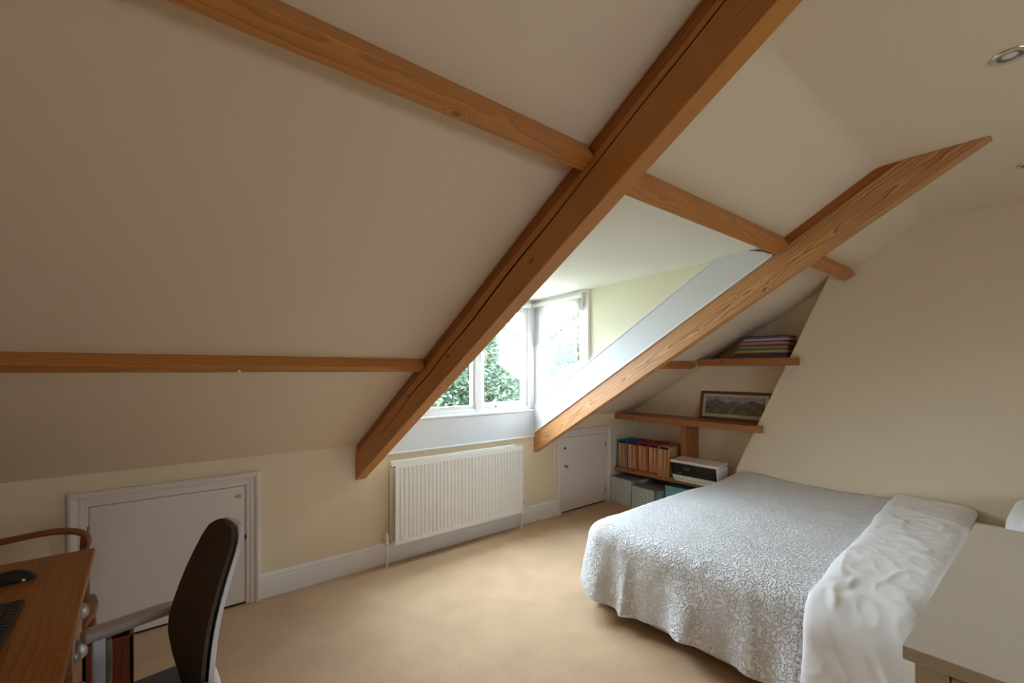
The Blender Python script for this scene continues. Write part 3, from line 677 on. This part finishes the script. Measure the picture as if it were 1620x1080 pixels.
# stack of folders on the top shelf (each one a thing)
cols = [('dark red', (110, 20, 30)), ('crimson', (150, 34, 44)), ('navy', (40, 44, 90)), ('dark green', (30, 66, 40)), ('blue', (50, 70, 140)),
        ('orange', (206, 130, 40)), ('yellow', (222, 190, 60)), ('bright green', (60, 160, 70)), ('plum', (120, 50, 90)), ('grey', (140, 136, 140)),
        ('mustard', (190, 150, 50)), ('maroon', (96, 36, 46)), ('terracotta', (180, 110, 84)), ('buff', (200, 160, 120)), ('rose pink', (170, 110, 130)),
        ('black', (18, 18, 22)), ('white', (210, 206, 210)), ('mauve', (160, 110, 160)), ('violet', (120, 70, 130)), ('charcoal', (26, 24, 28))]
z = 1.5325; place = ['lowest of the stack', 'second from the bottom of the stack']
for i, (cn, c) in enumerate(cols):
    h = random.choice((.008, .009, .010, .011)); yl = 1.935 - .006*i + random.uniform(-.012, .012) + (.03 if i < 2 else 0)
    yr = 1.475 + random.uniform(0, .02); xf = 4.165 + random.uniform(-.012, .012)
    q = bmesh.new(); box(q, xf, xf+.23, yr, yl, z, z+h*.42); box(q, xf, xf+.23, yr, yl, z+h*.62, z+h); box(q, xf+.225, xf+.23, yr, yl, z, z+h)
    mname = 'folder_'+cn; M[mname] = plain(mname.replace(' ', '_')+'_card', s2l(*c), .55)
    root = tag(add('document_folder', q, mname, loc=(xf, yl, z)), {0: 'dark red folder at the bottom of the stack on the top shelf', len(cols)-1: 'charcoal folder on top of the stack on the top shelf'}.get(i, '%s folder in the stack on the top shelf, between %s and %s' % (cn, cols[i-1][0], cols[(i+1) % len(cols)][0])), 'folder', 'folders stacked on the top shelf')
    add('papers', BX(xf+.004, xf+.22, yr+.003, yl-.004, z+h*.42, z+h*.62), 'mount', root)
    z += h + .0004

# ------------------------------------------------------------------ bed
BX0, BX1, BY0, BY1, BT = 2.10, 4.172, -.20, 1.93, .50
bed = thing('bed', 'double bed with off white divan base against the chimney breast', 'bed', ((BX0+BX1)/2, 1, 0))
add('divan_base', BX(BX0+.03, BX1-.01, BY0+.02, BY1-.06, .05, .27, bev=.012), 'divan', bed)
add('mattress', BX(BX0+.035, BX1-.005, BY0, BY1-.06, .275, BT-.03, bev=.09, seg=5), 'sheet', bed, smooth=True)
for x in (BX0+.12, BX1-.12):
    for y in (BY0+.12, BY1-.16): add('leg', LA([(0, 0), (.02, 0), (.026, .055), (0, .055)], (x, y, 0), 12), 'black', bed)
for y0, y1 in ((-.15, .78), (.82, 1.82)): add('drawer_front', BX(BX0+.022, BX0+.034, y0, y1, .075, .25, bev=.004), 'divan', bed)

def topz(x, y):
    return BT + .012*noise.noise(Vector((x*1.7, y*1.7, 2))) + .006*noise.noise(Vector((x*5, y*5, 5))) + .012*math.exp(-((x-4.15)**2/.06 + (y-1.75)**2/.08))*2
def coverlet():
    b = bmesh.new(); y_head = .58; rc = .18; rr = .11
    cx0, cx1, cy0, cy1 = BX0+.0, BX1, y_head, BY1
    P = []                                                     # (x, y, nx, ny, drop)
    def seg(a, c, n, nx, ny, d0, d1):
        for i in range(n):
            t = i/n; P.append((a[0]+(c[0]-a[0])*t, a[1]+(c[1]-a[1])*t, nx, ny, d0+(d1-d0)*t))
    seg((cx0, cy0), (cx0, cy1-rc), 120, -1, 0, .468, .468)
    for i in range(28):
        a = math.pi - (math.pi/2)*i/28
        P.append((cx0+rc+rc*math.cos(a), cy1-rc+rc*math.sin(a), math.cos(a), math.sin(a), .468 - .05*math.sin(math.pi*i/28)))
    seg((cx0+rc, cy1), (cx1, cy1), 130, 0, 1, .468, .468)
    seg((cx1, cy1-rr), (cx1, cy0), 60, 1, 0, .0, .0)
    seg((cx1, cy0), (cx0+rr, cy0), 60, 0, -1, .0, .0)
    n = len(P); cen = Vector(((cx0+cx1)/2+.2, (cy0+cy1)/2, 0)); rings = []
    for k in range(24, 0, -1):                                # skirt, hem first
        ring = []
        for i, (x, y, nx, ny, d) in enumerate(P):
            if d < .01:
                ring.append(Vector((x, y, topz(x, y) - .0005*k))); continue
            s = d*k/24; arc = rr*math.pi/2
            if s < arc:
                a = s/rr; out = rr*math.sin(a) - rr; dz = rr*(1-math.cos(a))
            else:
                out = 0; dz = rr + (s-arc)
            h = max(0, (s-arc))/d
            p = i*.0138
            corner = math.exp(-((i-134)/22)**2)
            fold = .030*math.sin(p*8.3+1.0) + .020*math.sin(p*15.7+.4) + .012*math.sin(p*27+2)
            fold = fold*h**1.1*1.15 + h*.05 + corner*h*.06
            # one sharp hanging pleat near the foot corner
            fold += .045*h*math.exp(-((i-100)/3.2)**2) + .03*h*math.exp(-((i-60)/5)**2)
            fold += .006*noise.noise(Vector((x*14, y*14, s*9)))
            wob = .018*math.sin(p*6.1)*(k/24)**2
            ring.append(Vector((x+nx*(out+fold), y+ny*(out+fold), topz(x, y) - dz + wob*(1 if k > 12 else 0)*0 - wob)))
        rings.append(ring)
    for k in range(26):                                       # top, edge to centre
        s = 1 - (k/25)**1.0 if k < 25 else 0
        ring = []
        for x, y, nx, ny, d in P:
            inset = rr if d > .01 else 0
            px_, py_ = x - nx*inset, y - ny*inset
            q = cen + (Vector((px_, py_, 0)) - cen)*s
            ring.append(Vector((q.x, q.y, topz(q.x, q.y))))
        rings.append(ring)
    V = [[b.verts.new(p) for p in r] for r in rings]
    for A, B in zip(V, V[1:]):
        for i in range(n): b.faces.new((A[i], A[(i+1) % n], B[(i+1) % n], B[i]))
    bmesh.ops.remove_doubles(b, verts=b.verts[:], dist=.0004)
    return b
cv = tag(add('coverlet', coverlet(), 'quilt', smooth=True, angle=180), 'white quilted coverlet spread over the foot of the bed', 'bedspread')

def duvet():
    b = bmesh.new(); NX, NY = 190, 60; rows = []
    rr = .10; xl = BX0-.03; L = (BX1-.012) - xl; D = .325; arc = rr*math.pi/2
    for j in range(NY+1):
        v = j/NY; row = []
        for i in range(NX+1):
            s = i/NX*(L + D); sl_ = s - (L - rr)                       # 0 at wall, beyond L hangs
            along = min(s/L, 1.0)
            yh = .36 - .05*along; yfoot = .79 - .115*along - .0*(s > L) + .012*noise.noise(Vector((s*4, 0, 7)))
            hang = max(0, s-L)/D
            yh -= .10*hang; yfoot -= .01*hang
            y = yh + (yfoot-yh)*v
            if sl_ <= 0: x, z0, nx, nz = BX1-.012-s, 0, 0, 1
            elif sl_ < arc:
                a = sl_/rr; x = xl + rr - rr*math.sin(a); z0 = -rr*(1-math.cos(a)); nx, nz = -math.sin(a), math.cos(a)
            else: x = xl; z0 = -rr - (sl_-arc)*.93; nx, nz = -1, 0
            puff = .045*(1-(2*v-1)**6)**.5 if abs(2*v-1) < 1 else 0
            wr = .014*noise.noise(Vector((s*2.2, v*1.3+s*.8, 1.1))) + .012*max(0, 1-abs(noise.noise(Vector((s*2.6+v*1.1, v*1.2-s*2.0, 4)))*5))**1.5 + .006*max(0, 1-abs(noise.noise(Vector((s*5+v*.8, v*2.2-s*4, 9)))*4)) + .005*max(0, 1-abs(noise.noise(Vector((s*8-v*1.5, v*4+s*6, 3)))*5)) + .003*noise.noise(Vector((s*22, v*9, 6)))
            wr *= .62*(1-(2*v-1)**8)
            e = puff*(1-.45*hang) + wr + .004
            base = topz(max(x, BX0), y) + z0
            row.append(Vector((x + nx*e - .03*hang, y, base + nz*e)))
        rows.append(row)
    V = grid(b, rows)
    # closed underside so it reads as a thick quilt
    rows2 = [[Vector((p.x + (0 if i/NX*(L+D) < L-rr else .012), p.y, p.z - (.0 if j in (0, NY) else .0))) for i, p in enumerate(r)] for j, r in enumerate(rows)]
    return b
dv = tag(add('duvet', duvet(), 'duvet', smooth=True, angle=180), 'white crumpled cotton duvet folded back near the head of the bed', 'duvet')
sm = dv.modifiers.new('thickness', 'SOLIDIFY'); sm.thickness = .006; sm.offset = -1
def pillow():
    b = bmesh.new(); n = 26; rows_t, rows_b = [], []
    cx, cy, a, c = 3.80, -.06, .36, .27
    for j in range(n+1):
        v = j/n*2-1; rt, rb = [], []
        for i in range(n+1):
            u = i/n*2-1
            x = cx + a*u*(1-.06*v*v*0) ; y = cy + c*v
            pin = .05*(u*u)*(v*v); x -= pin*u*.3; y -= pin*v*.3
            h = .10*max(0, (1-u**4))**.55*max(0, (1-v**4))**.55
            h += .008*noise.noise(Vector((x*9, y*9, 3)))*(1-u**4)*(1-v**4)
            rt.append(Vector((x, y, .575+h))); rb.append(Vector((x, y, .572-h*.95)))
        rows_t.append(rt); rows_b.append(rb)
    grid(b, rows_t); grid(b, rows_b); bmesh.ops.remove_doubles(b, verts=b.verts[:], dist=.004); return b
b = pillow(); b.transform(Matrix.Translation((3.8, -.06, .525)) @ Matrix.Rotation(-.05, 4, 'X') @ Matrix.Translation((-3.8, .06, -.49)))
tag(add('pillow', b, 'pillow', smooth=True, angle=180), 'plump white pillow at the head of the bed behind the pale chest', 'pillow')

# ------------------------------------------------------------------ chest of drawers beside the bed
cx0, cx1, cy1, cy0, cz = 1.03, 2.028, .182, -.45, .95
chs = thing('chest_of_drawers', 'pale laminate chest of drawers standing beside the bed', 'chest', ((cx0+cx1)/2, (cy0+cy1)/2, 0))
add('top', BX(cx0, cx1, cy0, cy1, cz-.024, cz, bev=.0015), 'chest', chs)
add('carcass', BX(cx0+.032, cx1-.01, cy0+.01, cy1-.012, .05, cz-.024, bev=.002), 'chest', chs)
add('plinth', BX(cx0+.05, cx1-.03, cy0+.02, cy1-.03, 0, .05), 'chest', chs)
for k in range(4):
    z1 = cz - .034 - k*.218; df = add('drawer', BX(cx0+.014, cx0+.032, cy0+.02, cy1-.060, z1-.212, z1, bev=.002), 'chest', chs)
    add('handle', TB([(cx0+.004, (cy0+cy1)/2-.06, z1-.10), (cx0+.004, (cy0+cy1)/2+.06, z1-.10)], .005, 8), 'cup', df, smooth=True)
add('stile', BX(cx0+.014, cx0+.032, cy1-.058, cy1-.014, .05, cz-.026, bev=.0015), 'chest', chs)

# ------------------------------------------------------------------ desk
dk = thing('desk', 'golden wooden desk with nickel cup pulls at the left', 'desk', (-.55, 1.6, 0))
DX, DY0, DY1, DZ = -.132, .70, 2.36, .75
RYd = Matrix((Vector((0, 1, 0)), Vector((1, 0, 0)), Vector((0, 0, -1)))).transposed()
add('desktop', BX(-.95, DX, DY0, DY1, DZ-.022, DZ, bev=.004), 'desk', dk, loc=(-.95, DY0, DZ), rot=RYd)
add('carcass', BX(-.92, DX-.038, 1.82, 2.14, .06, DZ-.022), 'deskfront', dk, loc=(-.5, 2, 0), rot=RYd)
add('carcass', BX(-.92, DX-.038, DY0+.03, 1.02, .06, DZ-.022), 'deskfront', dk, loc=(-.5, .9, 0), rot=RYd)
add('apron', BX(-.92, DX-.038, 1.02, 1.82, DZ-.13, DZ-.022), 'deskfront', dk, loc=(-.5, 1.3, 0), rot=RYd)
def cup(par, y, z):
    b = bmesh.new(); rows = []
    for j in range(13):
        a = math.pi*j/12                                       # half dome, open below
        rows.append([(DX-.019 + .028*math.sin(a)*math.cos(p), y + .042*math.cos(a), z - .02 + .040*math.sin(a)*math.sin(p)) for p in [math.pi/2*i/8 for i in range(9)]])
    grid(b, rows); bmesh.ops.remove_doubles(b, verts=b.verts[:], dist=.0003); bmesh.ops.solidify(b, geom=b.faces[:], thickness=.002)
    for q in ((y-.05, y-.038), (y+.038, y+.05)): box(b, DX-.021, DX-.017, q[0], q[1], z-.024, z-.006)
    return add('cup_pull', b, 'cup', par, smooth=True)
for y0, y1, z0, z1, yc in ((1.835, 2.125, .632, .72, 1.975), (1.835, 2.125, .532, .624, 1.92), (1.835, 2.125, .32, .524, 1.975), (1.835, 2.125, .08, .312, 1.975), (1.04, 1.80, .632, .72, 1.46), (DY0+.05, 1.0, .632, .72, .87), (DY0+.05, 1.0, .532, .624, .87)):
    dr = add('drawer', BX(DX-.038, DX-.019, y0, y1, z0, z1, bev=.003), 'deskfront', dk, loc=(DX, (y0+y1)/2, z0), rot=RYd)
    cup(dr, yc, (z0+z1)/2)
# feet
for x in (-.88, DX-.08):
    for y in (DY0+.07, .98, 1.86, 2.10): add('foot', LA([(0, 0), (.022, 0), (.03, .03), (.022, .06), (0, .06)], (x, y, 0), 12), 'deskfront', dk, smooth=True)

# keyboard and mouse
kb = thing('keyboard', 'black keyboard lying on the desk', 'keyboard', (-.33, 1.70, DZ))
ka = rz(-.262, 1.918, .0)
add('case', BX(-.40, -.258, 1.46, 1.925, DZ+.001, DZ+.014, bev=.004), 'black', kb)
b = bmesh.new()
for r_ in range(6):
    for c_ in range(22):
        x = -.390 + r_*.0215; y = 1.47 + c_*.0203
        box(b, x, x+.0175, y, y+.0168, DZ+.013, DZ+.0185, bev=.0015, seg=1)
k_ = add('keys', b, 'black', kb); k_['kind'] = 'stuff'
ms = thing('mouse', 'glossy black computer mouse on the desk beyond the keyboard', 'mouse', (-.32, 2.13, DZ))
def mouse():
    b = bmesh.new(); n = 20; rows = []
    for i in range(n+1):
        u = -1 + 2*i/n; row = []
        w_ = .032*max(0, 1-abs(u)**3)**.5; hh = .036*max(0, 1-(u*.9+.08)**2)**.8 + .0 if abs(u) < 1 else 0
        for j in range(n+1):
            a = math.pi*j/n; row.append((-.316 + u*.058, 2.15 + w_*math.cos(a), DZ+.001 + hh*math.sin(a)))
        rows.append(row)
    grid(b, rows); bmesh.ops.remove_doubles(b, verts=b.verts[:], dist=.0002); return b
add('shell', mouse(), 'blackgloss', ms, smooth=True, angle=180)
add('scroll_wheel', LA([(0, -.004), (.011, -.004), (.012, 0), (.011, .004), (0, .004)], (-.353, 2.15, DZ+.026), 16, 'y'), 'rubber', ms, smooth=True)

# ------------------------------------------------------------------ office chair (faces the desk)
oc = thing('office_chair', 'grey office chair with dark mesh back drawn up to the desk', 'office chair', (-.06, 1.58, 0))
ccy = 1.585
def bprof(z): return .126 + .17*(z-.5) - .035*math.sin((z-.46)/.5*math.pi)
def backw(z):
    P = [(.45, .07), (.49, .105), (.55, .160), (.61, .192), (.66, .192), (.74, .170), (.83, .150), (.91, .130), (.945, .110), (.965, .06)]
    for (a, wa), (b_, wb) in zip(P, P[1:]):
        if a <= z <= b_: t = (z-a)/(b_-a); return wa + (wb-wa)*t
    return P[-1][1]
def back(off, th, shrink, bow=.022):
    b = bmesh.new(); F, Bk = [], []; n = 40
    for k in range(n+1):
        z = .45 + .515*k/n; w_ = backw(z)*shrink; rf, rb = [], []
        for j in range(17):
            t = j/8-1; y = ccy + w_*t; x = bprof(z) - bow*t*t*(w_/.2)**2 + off
            rf.append((x, y, z)); rb.append((x + th*(1-.55*t*t)*(1 if 0 < k < n else .6), y, z))
        F.append(rf); Bk.append(rb)
    A = grid(b, F); B = grid(b, Bk)
    for r_ in range(n):
        for jj in (0, 16): b.faces.new((A[r_][jj], A[r_+1][jj], B[r_+1][jj], B[r_][jj]))
    for jj in range(16):
        for r_ in (0, n): b.faces.new((A[r_][jj], A[r_][jj+1], B[r_][jj+1], B[r_][jj]))
    return b
add('backrest', back(0, .022, .985), 'chair_fabric', oc, smooth=True, angle=60)
add('back_shell', back(.018, .026, 1.02), 'chair_shell', oc, smooth=True, angle=60)
b = bmesh.new(); box(b, -.30, .145, 1.36, 1.81, .425, .482, bev=.028, seg=4); add('seat', b, 'seatfabric', oc, smooth=True)
add('seat_pan', BX(-.27, .12, 1.40, 1.77, .405, .436, bev=.01), 'chair_shell', oc)
b = bmesh.new(); tube(b, catmull([(-.05, ccy, .41), (.08, ccy, .385), (.155, ccy, .41), (.165, ccy, .47), (.15, ccy, .54)], 6), [.03]*25, 10); add('back_stem', b, 'chair_shell', oc, smooth=True)
for s in (1, -1):
    ya = ccy + (.245 if s > 0 else -.268)
    b = bmesh.new(); rows = []
    ex = 0 if s > 0 else -.03
    path = catmull([(-.098, ya, .648), (-.02, ya, .650), (.06, ya, .654 + ex*.3), (.118+ex, ya, .654 + ex*.5), (.150+ex, ya-.012*s, .635+ex*.5), (.162+ex, ya-.03*s, .59)], 6)
    for i, p in enumerate(path):
        t = i/(len(path)-1); w_ = .030*(1-.45*t**2); h = .017
        if i == 0: w_ *= .6; h *= .6
        ring = []
        for k in range(16):
            a = 2*math.pi*k/16; ring.append(p + Vector((0, 1, 0))*w_*math.copysign(abs(math.cos(a))**.6, math.cos(a)) + Vector((0, 0, 1))*h*math.copysign(abs(math.sin(a))**.6, math.sin(a)))
        rows.append(ring + [ring[0]])
    grid(b, rows); b.faces.new([v for v in list(b.verts)[:16]]); bmesh.ops.remove_doubles(b, verts=b.verts[:], dist=.0003)
    ar = add('armrest', b, 'chair_arm', oc, smooth=True)
    b = bmesh.new(); box(b, -.075, -.045, ya-.018, ya+.018, .40, .64, bev=.006); add('arm_post', b, 'chair_shell', ar)
    add('arm_slide', BX(-.045, -.030, ya-.014, ya+.014, .40, .62, bev=.004), 'olive', ar) if 'olive' in M else None
    b = bmesh.new(); tube(b, [(-.06, ya, .412), (-.06, ccy + s*.12, .412)], .014, 10); add('arm_bracket', b, 'chair_shell', ar, smooth=True)
add('gas_column', LA([(0, .09), (.03, .09), (.03, .25), (.02, .26), (.02, .41), (0, .41)], (-.06, ccy, 0), 20), 'black', oc, smooth=True)
for k in range(5):
    a = 2*math.pi*k/5 + .3; d = Vector((math.cos(a), math.sin(a), 0)); c0 = Vector((-.06, ccy, 0))
    lg = add('leg', TB([c0 + Vector((0, 0, .11)), c0 + d*.15 + Vector((0, 0, .10)), c0 + d*.29 + Vector((0, 0, .075))], [.028, .022, .016], 10), 'chair_shell', oc, smooth=True)
    b = bmesh.new(); p = c0 + d*.29; t_ = Vector((-d.y, d.x, 0))
    for s in (-1, 1): tube(b, [p + t_*(.006*s) + Vector((0, 0, .027)), p + t_*(.024*s) + Vector((0, 0, .027))], .027, 14)
    tube(b, [p + Vector((0, 0, .03)), p + Vector((0, 0, .075))], .007, 8)
    add('caster', b, 'black', lg, smooth=True)

oc.matrix_basis = oc.matrix_basis @ Matrix.Rotation(math.radians(8), 4, 'Z')

# ------------------------------------------------------------------ wooden bow-backed chair behind the desk
wc = thing('wooden_armchair', 'bow backed wooden chair standing behind the desk', 'chair', (-.45, 2.62, 0))
rail = catmull([(-.172, 2.60, .690), (-.168, 2.60, .722), (-.182, 2.60, .748), (-.225, 2.61, .765), (-.30, 2.63, .768), (-.45, 2.66, .752), (-.60, 2.63, .768), (-.675, 2.61, .765), (-.718, 2.60, .748), (-.732, 2.60, .722), (-.728, 2.60, .690)], 7)
b = bmesh.new(); rows = []
for i, p in enumerate(rail):
    t = (rail[min(i+1, len(rail)-1)] - rail[max(i-1, 0)]).normalized(); n_ = t.cross(Vector((0, 1, 0))).normalized()
    ring = [p + Vector((0, 1, 0))*.026*math.cos(2*math.pi*k/12) + n_*.012*math.sin(2*math.pi*k/12) for k in range(12)]; rows.append(ring + [ring[0]])
grid(b, rows); add('back_rail', b, 'chairwood', wc, smooth=True)
for x in (-.178, -.47, -.722):
    add('spindle', LA([(0, .45), (.012, .45), (.016, .52), (.011, .56), (.017, .60), (.010, .66), (.016, .69), (.012, .745), (0, .745)], (x, 2.60 + (.03 if abs(x+.45) < .1 else 0), 0), 12), 'chairwood', wc, smooth=True)
b = bmesh.new(); prism(b, [(-.145, 2.68), (-.135, 2.60), (-.138, 2.50), (-.16, 2.40), (-.74, 2.40), (-.765, 2.50), (-.765, 2.60), (-.755, 2.68), (-.66, 2.72), (-.24, 2.72)], 'z', .425, .46, bev=.012)
add('seat', b, 'chairwood', wc, smooth=True)
for x, y in ((-.165, 2.66), (-.735, 2.66), (-.175, 2.43), (-.725, 2.43)):
    add('leg', LA([(0, 0), (.013, 0), (.016, .10), (.020, .20), (.015, .24), (.022, .32), (.016, .40), (.018, .43), (0, .43)], (x, y, 0), 12), 'chairwood', wc, smooth=True)
# reddish wooden box on the floor beyond the desk
wb = thing('wooden_bin', 'reddish brown wooden waste box on the carpet beside the desk', 'bin', (-.085, 2.46, 0))
bx0, bx1, by0, by1, bh = -.155, -.017, 2.155, 2.295, .465
for a in ((bx0, bx1, by0, by0+.012), (bx0, bx1, by1-.012, by1), (bx0, bx0+.012, by0, by1), (bx1-.012, bx1, by0, by1)):
    add('side_board', BX(*a, 0.003, bh, bev=.002), 'boxwood', wb, loc=(a[0], a[2], 0), rot=RZ)
add('base', BX(bx0, bx1, by0, by1, 0, .012), 'boxwood', wb)

# ------------------------------------------------------------------ outdoors
g = struct('ground', BX(-40, 50, 3.6, 60, -5.7, -5.5), 'grass')
def tree(label, x, y, zc, rx, rz_, n, lm, seed):
    rnd = random.Random(seed); t = thing('tree', label, 'tree', (x, y, -5.5), 'garden trees outside the dormer')
    b = bmesh.new(); tube(b, [(x, y, -5.5), (x+.1, y, -3), (x-.05, y+.05, zc-rz_*.4), (x, y, zc+rz_*.6)], [.22, .17, .11, .03], 10)
    cl = []
    for k in range(46):
        while True:
            p = Vector((rnd.uniform(-1, 1), rnd.uniform(-1, 1), rnd.uniform(-1, 1)))
            if p.length < 1 and p.length > .25: break
        c = Vector((x+p.x*rx, y+p.y*rx, zc+p.z*rz_)); cl.append(c)
        if k % 3 == 0:
            a = Vector((x, y, min(c.z-.3, zc))); tube(b, [a, (a+c)/2+Vector((0, 0, .1)), c], [.05, .03, .012], 6)
    add('trunk', b, 'bark', t, smooth=True)
    V, F = [], []
    for i in range(n):
        c = rnd.choice(cl); q = c + Vector((rnd.gauss(0, .26), rnd.gauss(0, .26), rnd.gauss(0, .22)))*(rx/1.6)
        u = Vector((rnd.gauss(0, 1), rnd.gauss(0, 1), rnd.gauss(0, .6))).normalized(); w_ = u.cross(Vector((rnd.gauss(0, 1), rnd.gauss(0, 1), rnd.gauss(0, 1)))).normalized()
        L_ = rnd.uniform(.045, .085); k = len(V)
        V += [q-u*L_-Vector((0, 0, .01)), q+w_*L_*.45, q+u*L_-Vector((0, 0, .01)), q-w_*L_*.45]; F.append((k, k+1, k+2, k+3))
    me = bpy.data.meshes.new('foliage'); me.from_pydata([v - Vector((x, y, -5.5)) for v in V], [], F); me.materials.append(M[lm])
    o = bpy.data.objects.new('foliage', me); C.objects.link(o); o.parent = t; o['kind'] = 'stuff'
tree('dense green garden tree seen through the left casement', 4.3, 9.4, .6, 1.9, 2.5, 26000, 'leafA', 1)
tree('tall green garden tree seen through the right casement', 7.0, 9.8, 1.0, 1.9, 2.7, 26000, 'leafA', 2)
tree('yellowing garden tree seen through the side window', 9.6, 8.4, .9, 1.8, 2.5, 24000, 'leafB', 3)
tree('darker garden tree further right outside the side window', 11.6, 10.6, .8, 1.9, 2.6, 18000, 'leafA', 4)
tree('pale leaved tree standing behind the casement trees', 8.2, 13.6, 1.2, 2.8, 3.4, 18000, 'leafB', 5)
for o in list(bpy.data.objects):
    if o.type == 'MESH' and o.name.startswith('window_') and len(o.data.vertices) == 0:
        o['kind'] = 'structure'
